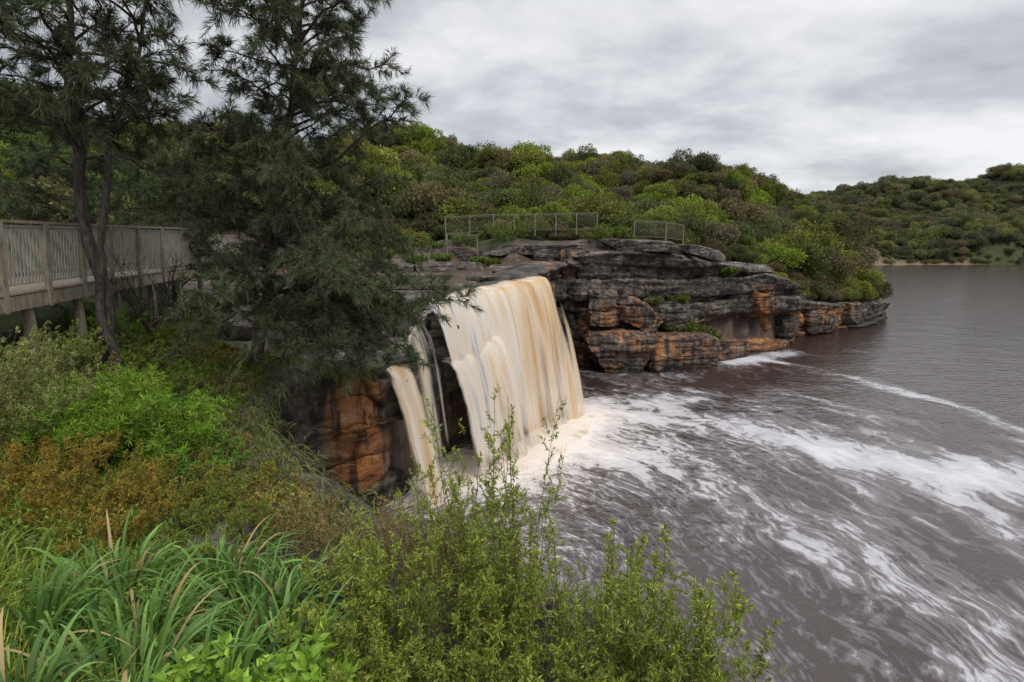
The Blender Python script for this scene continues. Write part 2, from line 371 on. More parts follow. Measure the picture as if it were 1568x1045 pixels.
from mathutils import Euler, Vector
def rock_block(name, c, size, rot=(0, 0, 0), orange=.2, dry=.7, seed=0, n=40, rough=.12):
    c = np.array(c, float); size = np.array(size, float)
    BB = MB(); g = np.linspace(-1, 1, n); a, b = np.meshgrid(g, g, indexing='ij'); a = a.ravel(); b = b.ravel(); o = np.ones_like(a)
    F = grid_faces(n, n); Rm = np.array(Euler([R(v) for v in rot]).to_matrix())
    tot = 0; g2 = np.random.default_rng(seed)
    planes = nrm(g2.normal(size=(8, 3))*[1, 1, .6]); offs = g2.uniform(.66, .92, 8)
    for ax in range(3):
        for sg in (1, -1):
            p = [None]*3; p[ax] = o*sg; p[(ax+1) % 3] = a; p[(ax+2) % 3] = b
            v = np.stack(p, 1)
            pw = 12.; v = v/((np.abs(v)**pw).sum(1)**(1/pw))[:, None]
            for pl, of in zip(planes, offs):
                dd_ = v@pl; ex = np.maximum(0, dd_-of*np.abs(pl).sum()*.85); v = v-pl*ex[:, None]
            v = v*size/2
            k = nrm(v); w = (v@Rm.T)+c; ms = min(1, size.min()/2)
            d = fbm(w[:, 0]*.6+seed, w[:, 1]*.6, w[:, 2]*.9, s=seed, o=3)*rough*2.2+fbm(w[:, 0]*2, w[:, 1]*2, w[:, 2]*3, s=seed+3, o=4)*rough*1.2
            lz = w[:, 2]*1.1+seed*.37+.35*fbm(w[:, 0]*.3, w[:, 1]*.3, s=seed)
            kk = k.copy(); kk[:, 2] *= .3
            st = -.15*np.exp(-((lz-np.round(lz))/.05)**2)+(_h(np.floor(lz+.5).astype(np.int64), np.full(len(lz), seed), np.full(len(lz), 1), 3)-.5)*.22
            v = v+k*d[:, None]*ms+kk*st[:, None]*ms
            BB.add((v@Rm.T)+c, F if sg > 0 else F[:, ::-1], (1, 1, 1)); tot += len(v)
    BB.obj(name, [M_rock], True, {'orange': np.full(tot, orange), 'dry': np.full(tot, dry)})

for i, a in enumerate([
  ((7.4, 36.0, 1.0), (4.6, 3.4, 3.6), (2, 0, 12), .32, .35), ((12.0, 37.2, .9), (5.6, 3.6, 3.0), (0, 3, 18), .38, .35), ((16.2, 39.8, .5), (5, 3, 2.0), (0, 4, 25), .42, .3),
  ((8.9, 36.3, 4.0), (3.6, 2.6, 1.7), (14, 24, 20), .45, .3), ((6.4, 36.6, 4.4), (2.4, 2.2, 2.6), (0, 0, 10), .28, .5), ((11.6, 38.6, 3.6), (4.2, 2.4, 2.2), (0, 8, 20), .1, .6),
  ((20.9, 43.3, 3.9), (2.6, 1.8, 1.7), (0, 10, 30), .5, .1), ((9.3, 38.9, 8.75), (5.4, 3.6, .8), (2, 2, 8), -.2, 1), ((14.5, 40.6, 8.1), (4.6, 3.2, .9), (0, 8, 22), -.2, 1), ((19, 43.6, 6.9), (6, 3, .8), (0, 5, 22), -.2, .9),
  ((1.8, 39.4, 8.45), (7.2, 2.8, .75), (2, -1, -3), -.1, .5), ((3.5, 38.9, 7.8), (4.2, 2.4, .7), (0, 0, 6), -.1, .35), ((-2.6, 39.8, 7.7), (4.5, 2.4, 1.2), (0, 2, 3), .05, .5),
  ((4.6, 38.6, 6.2), (2.6, 3.0, 4.4), (0, 0, 10), .3, .3), ((30.5, 51.2, 1.2), (6, 3, 2.4), (0, 4, 32), .3, .4), ((37, 55.8, .8), (7, 3, 2), (0, 2, 38), .25, .4), ((25.0, 46.3, 1.2), (3.4, 2.4, 2.4), (0, 6, 40), .3, .3),
  ((-3.2, 20.0, 5.3), (1.5, 1.8, 1.4), (0, 12, 30), -.2, .1), ((-5.6, 16.0, 5.1), (1.8, 1.1, .6), (0, 5, 12), .0, .4),
  ((-7.2, 17.2, 5.9), (1.6, 1.0, .6), (0, 0, 40), .1, .5), ((-8.2, 15.3, 6.4), (1.3, .9, .6), (0, 6, 20), .1, .5), ((.3, 31.5, 7.0), (2.8, 1.8, .5), (0, 2, 20), .1, .1), ((-1.6, 28.5, 6.95), (2.4, 1.6, .4), (0, 2, 40), .1, .1),
  ((-4.2, 35.4, 7.1), (5.4, 3.0, 1.1), (0, 1, 8), .05, .3), ((-9.5, 34.6, 7.2), (6, 3, 1.3), (0, 1, -4), .05, .4), ((.2, 35.9, 7.05), (3.6, 2.2, .8), (0, 2, -6), .05, .3), ((-5, 30.2, 6.95), (3, 1.6, .45), (0, 1, 10), .05, .1)]):
    rock_block('sandstone_boulder', *a, seed=i+5)

# ------------------------------------------------------------------ lagoon
def seg_d(x, y, pl):
    best = np.full(np.shape(x), 1e9)
    for a, b in zip(pl[:-1], pl[1:]):
        dx, dy = b[0]-a[0], b[1]-a[1]; t = np.clip(((x-a[0])*dx+(y-a[1])*dy)/(dx*dx+dy*dy), 0, 1)
        best = np.minimum(best, np.hypot(x-a[0]-t*dx, y-a[1]-t*dy))
    return best
xs = warp(-14, 640, 8, 12, 420); ys = warp(-110, 245, 22, 14, 360)
X, Y = np.meshgrid(xs, ys, indexing='ij'); x = X.ravel(); y = Y.ravel()
land = [(-2.6, 18.2), (-.6, 19.4), (1.1, 21.2), (2.3, 24), (3.2, 26)]
d0 = seg_d(x, y, land)
F = .80*np.exp(-(d0/1.3)**2)+.68*np.exp(-d0/3.6)
for pl, w, a in [([(2, 22), (5.5, 20), (8, 17.5), (9.8, 14), (10.6, 11), (10.4, 8)], 2.0, .32), ([(3, 25), (9, 25.5), (14, 22.5), (17, 18), (17.5, 13)], 2.8, .24),
                 ([(5, 34), (10, 33), (17, 37.5), (23, 41)], 1.5, .24),
                 ([(8, 29), (15, 30), (19, 26), (20, 20)], 2.2, .22), ([(14, 21), (20, 18)], 1.9, .26), ([(9.5, 9), (10.5, 6.5)], 1.6, .25)]:
    F += a*np.exp(-(seg_d(x, y, pl)/w)**2)
F += .19*(1-sstep(16, 30, np.hypot(x-6, (y-22))))
far_f = 1-np.exp(-d0/3.)
F *= 1+far_f*(-.34+.95*(fbm(x*.22, y*.22, s=77)*.8+.35))
for pl, w, a in [([(15, 41), (19.5, 39.5), (23.5, 33), (25, 27), (24, 21), (21, 16)], .75, .52), ([(17, 38.5), (22.5, 41.3)], 1.1, .55)]:
    F += a*np.exp(-(seg_d(x+1.1*fbm(x*.3, y*.3, s=91), y+1.1*fbm(x*.3, y*.3, s=92), pl)/w)**2)
F *= 1-sstep(35, 60, np.hypot(x-4, y-20))
near_f = np.exp(-d0/4.)
wx = x+1.6*fbm(x*.15, y*.15, s=51); wy = y+1.6*fbm(x*.15+9, y*.15, s=52)
ey = (wy-10)/1.35; r = np.sqrt(wx**2+ey**2)+.3; th = np.arctan2(ey, wx)
flow = np.c_[th*6.5, np.log(r)*13, x*0]
B = MB(); B.add(np.c_[x, y, 0*x], grid_faces(len(xs), len(ys))[:, ::-1], (1, 1, 1))
m, nt, out = newmat('lagoon_water'); p = geo_pos(nt); fl = attr(nt, 'flow').outputs['Vector']; ff = attr(nt, 'foam').outputs['Fac']; nf = attr(nt, 'nearf').outputs['Fac']
wv = noise(nt, p, .8, 3, .55); wvv = nt.nodes.new('ShaderNodeVectorMath'); wvv.operation = 'MULTIPLY_ADD'
nt.links.new(wv.outputs['Color'], wvv.inputs[0]); wvv.inputs[1].default_value = (.8, .9, 0); nt.links.new(fl, wvv.inputs[2])
n1 = noise(nt, wvv.outputs[0], .9, 6, .62, .0); n2 = noise(nt, wvv.outputs[0], 3.6, 4, .6, .0)
v = math_(nt, 'ADD', math_(nt, 'MULTIPLY', n1.outputs[0], .62), math_(nt, 'MULTIPLY', n2.outputs[0], .38))
v = math_(nt, 'ADD', v, math_(nt, 'MULTIPLY', math_(nt, 'SUBTRACT', ff, .5), .44))
fm = ramp(nt, v, [(.38, (0, 0, 0)), (.48, (.15, .15, .15)), (.61, (.75, .75, .75)), (.80, (1, 1, 1))])
fm.color_ramp.interpolation = 'EASE'
fmx = math_(nt, 'MULTIPLY', fm.outputs[0], math_(nt, 'MINIMUM', math_(nt, 'MULTIPLY_ADD', nf, .35, .74), 1.))
foamc = ramp(nt, nf, [(.1, (.72, .71, .75)), (.45, (.74, .70, .68)), (.9, (.72, .63, .54))])
dk = mixc(nt, noise(nt, p, .25, 2).outputs[0], (.030, .016, .012), (.055, .038, .034))
c = mixc(nt, fmx, dk, foamc.outputs[0])
rip = noise(nt, mapping(nt, p, (1, 1.8, 1)), 1.6, 3, .5); rip2 = noise(nt, mapping(nt, p, (.5, 1., 1)), .5, 3, .5)
hh_ = math_(nt, 'ADD', rip.outputs[0], math_(nt, 'MULTIPLY', rip2.outputs[0], 1.2))
hh_ = math_(nt, 'ADD', hh_, math_(nt, 'MULTIPLY', v, math_(nt, 'MULTIPLY', nf, 3.)))
bm = bump(nt, hh_, .42, .14)
rr = math_(nt, 'MULTIPLY_ADD', fmx, .5, .17)
principled(nt, out, c, rr, bm, .65)
B.obj('lagoon_water', [m], True, {'foam': F, 'flow': flow, 'nearf': near_f})

# ------------------------------------------------------------------ river above the falls
xs = np.arange(-34, 3, .16); ys = np.arange(16, 40, .16)
X, Y = np.meshgrid(xs, ys, indexing='ij'); x = X.ravel(); y = Y.ravel()
z, d, zt = base_z(x, y); z = z+.02+.02*fbm(x*2, y*2, s=8)
ok = inside(x, y, river_poly)
F_ = grid_faces(len(xs), len(ys))[:, ::-1]; F_ = F_[ok[F_].all(1)]
fo = np.exp(-np.hypot((x+5)/1.6, (y-17.2)/1.2)**2)+.8*np.exp(-((x+15)/3)**2-((y-28)/2)**2)+.35*(d < 1.)*(y > 17)+.35*np.exp(-np.hypot(x+6, y-20)/2.5)+.0
B = MB(); B.add(np.c_[x, y, z], F_, (1, 1, 1))
m, nt, out = newmat('river_water'); p = geo_pos(nt)
n1 = noise(nt, mapping(nt, p, (.9, 1.5, 1)), 1.5, 6, .7, .2)
fm = ramp(nt, math_(nt, 'ADD', n1.outputs[0], math_(nt, 'MULTIPLY', attr(nt, 'foam').outputs['Fac'], .42)), [(.56, (0, 0, 0)), (.9, (1, 1, 1))])
c = mixc(nt, fm.outputs[0], mixc(nt, n1.outputs[0], (.025, .013, .008), (.13, .08, .05)), (.76, .66, .55))
principled(nt, out, c, math_(nt, 'MULTIPLY_ADD', fm.outputs[0], .4, .28), bump(nt, n1.outputs[0], 1., .3), .3)
B.obj('river_water', [m], True, {'foam': fo})

# ------------------------------------------------------------------ waterfall
def fall_mat(name, thr):
    m, nt, out = newmat(name); uv = attr(nt, 'fuv').outputs['Vector']
    n1 = noise(nt, mapping(nt, uv, (1.3, .10, 1)), 1.5, 5, .55, .12); n2 = noise(nt, mapping(nt, uv, (6.5, .22, 1)), 1.5, 3, .6, .1)
    v = math_(nt, 'ADD', math_(nt, 'MULTIPLY', n1.outputs[0], .82), math_(nt, 'MULTIPLY', n2.outputs[0], .18))
    tan = attr(nt, 'tan').outputs['Fac']
    col = ramp(nt, math_(nt, 'ADD', v, math_(nt, 'MULTIPLY', tan, .28)), [(.34, (.48, .45, .43)), (.44, (.78, .75, .72)), (.56, (.80, .70, .57)), (.70, (.70, .51, .30)), (.88, (.50, .28, .11))])
    al = ramp(nt, math_(nt, 'ADD', v, attr(nt, 'dens').outputs['Fac']), [(thr, (0, 0, 0)), (thr+.32, (1, 1, 1))]); al.color_ramp.interpolation = 'EASE'
    pr = principled(nt, None, col.outputs[0], .6, bump(nt, v, .15, .1), .2)
    tl = nt.nodes.new('ShaderNodeBsdfTranslucent'); nt.links.new(col.outputs[0], tl.inputs[0])
    m1 = nt.nodes.new('ShaderNodeMixShader'); m1.inputs[0].default_value = .3; nt.links.new(pr.outputs[0], m1.inputs[1]); nt.links.new(tl.outputs[0], m1.inputs[2])
    tr = nt.nodes.new('ShaderNodeBsdfTransparent'); m2 = nt.nodes.new('ShaderNodeMixShader')
    nt.links.new(al.outputs[0], m2.inputs[0]); nt.links.new(tr.outputs[0], m2.inputs[1]); nt.links.new(m1.outputs[0], m2.inputs[2]); nt.links.new(m2.outputs[0], out.inputs[0])
    return m
M_fall = fall_mat('falling_water', .38)
wf = bpy.data.objects.new('waterfall', None); scene.collection.objects.link(wf)
def fall(name, lip, reach, back, tanf, densf, zend=-.05, seed=0, wob=.16, fade=.35, pw=1.9):
    lip = np.array(lip, float); L = np.r_[0, np.cumsum(np.linalg.norm(np.diff(lip, axis=0), axis=1))]
    n = int(L[-1]/.05)+2; S = np.linspace(0, L[-1], n)
    P = np.stack([np.interp(S, L, lip[:, i]) for i in range(3)], 1)
    k = np.ones(15)/15
    for i in range(3): P[:, i] = np.convolve(np.pad(P[:, i], 7, 'reflect', reflect_type='odd'), k, 'valid')
    T = nrm(np.gradient(P[:, :2], axis=0)); nn = np.c_[T[:, 1], -T[:, 0]]
    for i in (0, 1): nn[:, i] = np.convolve(np.pad(nn[:, i], 7, 'edge'), k, 'valid')
    rc = np.interp(S/L[-1], *reach); P[:, 2] += .06+.12*fbm(S*.9, S*0, s=seed)
    rows = []; vv = []
    for q in np.linspace(-back, 0, 8)[:-1]:
        rows.append(np.c_[P[:, :2]+nn*q, P[:, 2]+.02]); vv.append(q)
    for t in np.linspace(0, 1, 50):
        H = P[:, 2]-zend
        o = rc*t**.9+wob*(.15+t)*fbm(S*.9, S*0+t*.35, s=seed+4, o=3)*2.2+.04*np.sin(np.pi*min(t*3, 1))*fbm(S*4, S*0+t*.5, s=seed+9)
        rows.append(np.c_[P[:, :2]+nn*o[:, None], P[:, 2]-H*(t**pw*.93+.07*t)]); vv.append(t*7)
    V = np.stack(rows, 1); m = V.shape[1]; vv = np.array(vv)
    U = np.repeat(S[:, None], m, 1); VV = np.repeat(vv[None], len(S), 0)
    u = U/L[-1]; edge = np.minimum(u, 1-u)*L[-1]
    dens = densf(u, VV/7)-.5*(1-sstep(0, .5, edge+.2*fbm(VV*.5, U, s=3)))-.4*(1-sstep(-back, -back*.3, VV))-fade*sstep(.82+.12*fbm(U*.8, U*0, s=seed+30), 1, VV/7)
    tn = tanf(u, VV/7)
    BB = MB(); BB.add(V.reshape(-1, 3), grid_faces(len(S), m), (1, 1, 1))
    BB.obj(name, [M_fall], True, {'fuv': np.c_[U.ravel(), VV.ravel()+seed*3, 0*U.ravel()], 'tan': tn.ravel(), 'dens': dens.ravel()}, wf)
main = [(-2.4, 20.4, 6.70), (-1.9, 22, 6.8), (-.9, 23.7, 6.85), (0.1, 25, 6.9), (.9, 26.1, 6.95), (1.5, 26.9, 7.0), (1.8, 27.5, 7.05)]
fall('main_curtain', main, ([0, .4, 1], [1.75, 2.0, 1.5]), 1.3, lambda u, v: (.66*sstep(.3, .75, u)+.28*np.exp(-((v-.03)/.08)**2)+.05)*(1-.35*sstep(.3, .9, v)), lambda u, v: .08+.24*sstep(.15, .45, u)+.08*v, seed=1, fade=.4)
fall('inner_curtain', main, ([0, 1], [1.2, 1.1]), .8, lambda u, v: .45*u+0*v, lambda u, v: .08+.15*u+0*v, seed=2, fade=.1)
fall('spray_curtain', main, ([0, 1], [2.7, 2.4]), .1, lambda u, v: .1*u+0*v, lambda u, v: -.50+.62*v+.1*u, seed=8, fade=.15)
fall('foot_spray', [(-1.6, 19.4, 1.0), (.2, 20.8, 1.2), (1.5, 22.6, 1.3), (2.6, 25, 1.2), (3.0, 26.4, 1.0)], ([0, 1], [1.6, 1.6]), .5, lambda u, v: -.1+0*u, lambda u, v: -.32+.35*v+0*u, seed=12, fade=0, pw=1.0)
fall('upper_cascade', [(-3.15, 18.5, 6.5), (-2.8, 19.5, 6.6), (-2.2, 21, 6.72), (-1.7, 22.4, 6.8)], ([0, 1], [.9, 1.2]), 1.0, lambda u, v: .05+0*u, lambda u, v: .16+.05*v+0*u, seed=3, zend=4.3, fade=.1)
fall('lower_cascade', [(-2.5, 18.2, 4.5), (-1.9, 19.7, 4.6), (-1.1, 21.2, 4.8), (-.4, 22.4, 4.9)], ([0, 1], [1.2, 1.5]), .7, lambda u, v: .1+0*u, lambda u, v: .12+.12*v+0*u, seed=4, fade=.3)
fall('chute', [(-4.35, 16.5, 4.75), (-4.0, 17.1, 4.8), (-3.75, 17.6, 4.95)], ([0, 1], [1.6, 1.6]), 1.0, lambda u, v: .5+0*u-.25*v, lambda u, v: .42+0*u, seed=5, fade=.3)
fall('chute_veil', [(-3.9, 17.3, 5.2), (-3.5, 18.0, 5.8), (-3.1, 18.7, 6.4)], ([0, 1], [1.2, 1.3]), .5, lambda u, v: .0+0*u, lambda u, v: -.04+.1*v+0*u, seed=6)

# ------------------------------------------------------------------ bushland canopy (instanced)
src = bpy.data.collections.new('bushland_tree_sources')
def crown(seed, nleaf, ll, lobes, tall):
    g = np.random.default_rng(seed); BB = MB()
    ang = g.uniform(0, 6.283, lobes); rr = np.sqrt(g.uniform(0, 1, lobes))*.72
    cz = .62+.55*tall*g.uniform(0, 1, lobes)*(1-.5*rr); cr = g.uniform(.24, .44, lobes)
    C = np.c_[np.cos(ang)*rr, np.sin(ang)*rr, cz]; lb = g.uniform(.7, 1.25, lobes)
    li = g.choice(lobes, nleaf, p=cr**2/np.sum(cr**2))
    d = nrm(g.normal(size=(nleaf, 3))+[0, 0, .25])
    rad = cr[li]*(g.uniform(.62, 1.08, nleaf)+.12*g.normal(size=nleaf))
    o = C[li]+d*rad[:, None]*[1, 1, .75]
    ld = nrm(d*.7+g.normal(size=(nleaf, 3))*.8)
    sh = lb[li]*g.uniform(.6, 1.35, nleaf)*(.65+.45*sstep(.6, 1.05, rad/cr[li]))  # last factor paints crown shade: leaves deeper in a lobe are darker
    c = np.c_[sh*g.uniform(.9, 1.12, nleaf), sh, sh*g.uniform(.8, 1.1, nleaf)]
    leaves(BB, o, ld, ll*g.uniform(.7, 1.5, nleaf), ll*.6, c)
    for k in range(lobes):
        P = np.array([(0, 0, -.3), (C[k, 0]*.35, C[k, 1]*.35, cz[k]*.5), C[k]])
        tube(BB, P, [.035, .022, .008], 4, (1, 1, 1), 1)
    o = bpy.data.objects.new('bush_tree_%d' % seed, BB.mesh('bush_tree_%d' % seed, [M_canopy, M_bark])); src.objects.link(o)
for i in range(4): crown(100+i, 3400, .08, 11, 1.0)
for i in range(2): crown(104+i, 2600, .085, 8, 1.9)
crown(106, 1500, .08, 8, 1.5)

def jgrid(x0, x1, y0, y1, st):
    a, b = np.meshgrid(np.arange(x0, x1, st), np.arange(y0, y1, st)); a = a.ravel(); b = b.ravel()
    return a+rng.uniform(-.5, .5, len(a))*st, b+rng.uniform(-.5, .5, len(a))*st
px_, py_, sc_, kind = [], [], [], []
def region(x0, x1, y0, y1, st, s0, s1, cond, k):
    a, b = jgrid(x0, x1, y0, y1, st); d, _ = coast_dist(a, b)
    ok = ~inside(a, b, poly) & ~(inside(a, b, river_poly)) & (poly_dist(a, b, river_poly) > 1.2) & cond(a, b, d) & (a/np.maximum(b, 1) > -1.5) & (a/np.maximum(b, 1) < 1.25)
    a, b = a[ok], b[ok]; px_.append(a); py_.append(b); sc_.append(rng.uniform(s0, s1, len(a))*np.clip(.75+.5*(fbm(a*.08, b*.08, s=5)+.4), .6, 1.5)); kind.append(np.full(len(a), k))
region(-130, 75, 46, 130, 2.3, 1.7, 3.1, lambda a, b, d: (d > 2.6) & (b > 46+.15*np.abs(a-5)), 0)
region(-12, 60, 43, 66, 1.25, .7, 1.35, lambda a, b, d: (d > np.where(a > 26, .7, 3.6)) & ((b > 44) | (a < -8)), 1)
region(5, 26, 41.3, 47, 1.1, .45, .9, lambda a, b, d: (d > 3.3), 1)
region(24, 56, 46, 80, 1.3, .7, 1.6, lambda a, b, d: (d > .6), 1)
region(-80, -13, 18, 60, 2.2, 1.6, 2.9, lambda a, b, d: (b > 22) | (a < -19), 2)
region(-26, -12.8, 6, 26, 1.4, .7, 1.3, lambda a, b, d: a < -13.5, 2)
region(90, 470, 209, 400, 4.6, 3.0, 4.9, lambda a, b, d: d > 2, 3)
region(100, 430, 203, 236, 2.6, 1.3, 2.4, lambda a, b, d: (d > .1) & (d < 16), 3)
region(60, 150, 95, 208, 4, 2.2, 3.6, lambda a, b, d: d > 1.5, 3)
px_ = np.concatenate(px_); py_ = np.concatenate(py_); sc_ = np.concatenate(sc_); kind = np.concatenate(kind)
zz = gz(px_, py_); n = len(px_)
pal = np.array([(.072, .088, .020), (.10, .115, .020), (.056, .070, .023), (.10, .085, .036), (.118, .125, .022), (.068, .071, .034), (.14, .155, .020)])*1.8
pn = fbm(px_*.05, py_*.05, s=21)*1.5+rng.normal(size=n)*.8
idx = np.clip(np.round(pn*1.6+2.5), 0, 6).astype(int)
tint = pal[idx]*rng.uniform(.7, 1.35, (n, 1))
tint[kind == 2] *= [.75, .85, .76]
nb = (kind == 0) & (rng.uniform(size=n) < .10); tint[nb] = np.array([.21, .28, .03])
gb = (kind < 2) & (rng.uniform(size=n) < .12); tint[gb] = np.array([.17, .145, .085])
ck = kind == 1; tint[ck] *= [.95, .9, .95]
far = kind == 3; tint[far] = tint[far]*.85+np.array([.035, .034, .036])  # aerial haze painted into the distant crowns' tint, greyed and lifted
me = bpy.data.meshes.new('bushland'); me.vertices.add(n); me.vertices.foreach_set('co', np.c_[px_, py_, zz-.1*sc_].ravel())
for nm, ty, key, arr in (('rot', 'FLOAT_VECTOR', 'vector', np.c_[rng.uniform(-.12, .12, (n, 2)), rng.uniform(0, 6.28, n)]), ('scl', 'FLOAT_VECTOR', 'vector', np.c_[sc_, sc_, sc_*rng.uniform(.8, 1.25, n)]),
                         ('tint', 'FLOAT_COLOR', 'color', np.c_[tint, np.ones(n)])):
    a = me.attributes.new(nm, ty, 'POINT'); a.data.foreach_set(key, arr.ravel())
a = me.attributes.new('idx', 'INT', 'POINT')
a.data.foreach_set('value', np.where(rng.uniform(size=n) < .7, rng.integers(0, 4, n), rng.integers(4, 7, n)).astype(np.int32))
def scatter(name, me):
    ob = bpy.data.objects.new(name, me); scene.collection.objects.link(ob)
    ng = bpy.data.node_groups.new(name+'_nodes', 'GeometryNodeTree')
    ng.interface.new_socket('Geometry', in_out='INPUT', socket_type='NodeSocketGeometry'); ng.interface.new_socket('Geometry', in_out='OUTPUT', socket_type='NodeSocketGeometry')
    gi = ng.nodes.new('NodeGroupInput'); go = ng.nodes.new('NodeGroupOutput'); ip = ng.nodes.new('GeometryNodeInstanceOnPoints')
    ci = ng.nodes.new('GeometryNodeCollectionInfo'); ci.inputs['Collection'].default_value = src; ci.inputs['Separate Children'].default_value = True; ci.inputs['Reset Children'].default_value = True
    def na(nm, ty):
        q = ng.nodes.new('GeometryNodeInputNamedAttribute'); q.data_type = ty; q.inputs['Name'].default_value = nm; return q.outputs[0]
    lk = ng.links.new
    lk(gi.outputs[0], ip.inputs['Points']); lk(ci.outputs[0], ip.inputs['Instance']); ip.inputs['Pick Instance'].default_value = True
    lk(na('idx', 'INT'), ip.inputs['Instance Index']); lk(na('rot', 'FLOAT_VECTOR'), ip.inputs['Rotation']); lk(na('scl', 'FLOAT_VECTOR'), ip.inputs['Scale'])
    lk(ip.outputs[0], go.inputs[0])
    md = ob.modifiers.new('scatter', 'NODES'); md.node_group = ng
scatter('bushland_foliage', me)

# ------------------------------------------------------------------ casuarina trees
def casuarina(name, trunk, rads, nprim, hrange, lenf, seed, col, dens=1., needle=.19, nw=.0110, extra=None):
    BB = MB(); trunk = np.array(trunk, float); T = np.linspace(0, 1, len(trunk)); tt = np.linspace(0, 1, 24)
    P = np.stack([np.interp(tt, T, trunk[:, i]) for i in range(3)], 1); P[:, :2] += np.c_[fbm(tt*6, tt*0, s=seed), fbm(tt*6, tt*0, s=seed+1)]*.16
    rd_ = np.interp(tt, [0, .05, 1], [rads[0]*1.35, rads[0], rads[1]])
    tube(BB, P, rd_, 10, (1, 1, 1), 1)
    prims = [(hrange[0]+(hrange[1]-hrange[0])*((i+rng.uniform(0, 1))/nprim), i*2.4+rng.uniform(-.5, .5), None, rng.uniform(.25, 1.1)) for i in range(nprim)]
    prims += [(f, az, ln, el) for f, az, ln, el in (extra or [])]
    for i, (f, az, ln, el) in enumerate(prims):
        o = np.array([np.interp(f, tt, P[:, j]) for j in range(3)])
        Ln = (lenf(f, az) if ln is None else ln)*rng.uniform(.7, 1.15)
        if Ln < .15: continue
        q = np.linspace(0, 1, 9)
        h = np.array([math.cos(az), math.sin(az), 0])
        br = o+h*(q*Ln)[:, None]+np.array([0, 0, 1])*(Ln*(el*q-.45*q**2))[:, None]
        br[:, :3] += np.c_[fbm(q*3+i, q*0, s=seed), fbm(q*3+i, q*0+5, s=seed), fbm(q*3+i, q*0+9, s=seed)]*(.22*q*Ln)[:, None]
        tube(BB, br, np.linspace(.020+.009*Ln, .006, 9), 5, (1, 1, 1), 1)
        ns = max(4, int(Ln*6.5*dens)); sbright = rng.uniform(.7, 1.3)
        for s in range(ns):
            t0 = .28+.72*(s+rng.uniform())/ns; so = np.array([np.interp(t0, q, br[:, j]) for j in range(3)])
            dr = nrm(h*.5+np.append(rng.normal(size=2)*.6, rng.normal()*.4+.35)); sl = rng.uniform(.4, .9)*(1.15-.5*t0)*min(1.2, .5+Ln*.3)
            w = np.linspace(0, 1, 6); sb = so+dr*(w*sl)[:, None]; sb[:, 2] -= .25*sl*w**2
            tube(BB, sb, np.linspace(.010, .003, 6), 3, (1, 1, 1), 1)
            npnt = 15; tw = rng.uniform(.25, 1, npnt); po = np.stack([np.interp(tw, w, sb[:, j]) for j in range(3)], 1)
            td = nrm(dr*.8+rng.normal(size=(npnt, 3))*.55+[0, 0, .15]); tl = rng.uniform(.05, .18, npnt)
            k = 11; o2 = np.repeat(po, k, 0)+np.repeat(td*tl[:, None], k, 0)*rng.uniform(0, 1, (npnt*k, 1)); nd = nrm(np.repeat(td, k, 0)+rng.normal(size=(npnt*k, 3))*.34)
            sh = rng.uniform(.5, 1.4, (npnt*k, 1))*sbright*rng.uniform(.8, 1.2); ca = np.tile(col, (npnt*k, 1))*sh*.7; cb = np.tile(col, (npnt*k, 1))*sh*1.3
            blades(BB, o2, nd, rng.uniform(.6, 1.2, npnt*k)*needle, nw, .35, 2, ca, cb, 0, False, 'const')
    return BB.obj(name, [M_needle, M_bark])
ex = [(rng.uniform(.12, .40), rng.uniform(-1.1, .75), rng.uniform(2.4, 4.4), rng.uniform(.1, .5)) for _ in range(24)]
ex += [(rng.uniform(.10, .2), rng.uniform(-.7, .3), rng.uniform(3.2, 4.4), rng.uniform(.12, .28)) for _ in range(7)]
ex += [(rng.uniform(.45, .95), rng.uniform(0, 6.28), rng.uniform(1.3, 2.2), rng.uniform(.2, .9)) for _ in range(18)]
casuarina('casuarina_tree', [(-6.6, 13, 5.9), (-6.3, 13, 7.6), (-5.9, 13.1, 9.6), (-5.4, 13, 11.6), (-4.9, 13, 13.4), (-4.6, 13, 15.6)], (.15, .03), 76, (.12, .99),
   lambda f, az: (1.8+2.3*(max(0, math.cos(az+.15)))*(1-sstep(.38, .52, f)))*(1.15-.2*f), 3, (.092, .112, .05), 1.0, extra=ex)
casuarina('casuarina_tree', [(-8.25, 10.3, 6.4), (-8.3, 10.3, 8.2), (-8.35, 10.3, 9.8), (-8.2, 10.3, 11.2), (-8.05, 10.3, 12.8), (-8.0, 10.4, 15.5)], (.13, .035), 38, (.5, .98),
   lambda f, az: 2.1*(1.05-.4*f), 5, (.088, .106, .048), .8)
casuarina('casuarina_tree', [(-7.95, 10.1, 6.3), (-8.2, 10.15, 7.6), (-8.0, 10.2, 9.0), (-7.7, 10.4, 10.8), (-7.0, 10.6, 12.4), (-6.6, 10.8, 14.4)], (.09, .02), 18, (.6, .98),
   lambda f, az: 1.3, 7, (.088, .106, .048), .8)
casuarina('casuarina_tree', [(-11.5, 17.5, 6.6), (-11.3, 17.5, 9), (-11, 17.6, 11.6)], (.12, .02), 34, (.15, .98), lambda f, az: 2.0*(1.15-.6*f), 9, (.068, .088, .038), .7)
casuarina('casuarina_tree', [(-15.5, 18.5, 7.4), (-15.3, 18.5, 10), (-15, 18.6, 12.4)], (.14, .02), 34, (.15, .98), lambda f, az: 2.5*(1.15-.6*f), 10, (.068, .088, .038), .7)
BB = MB()
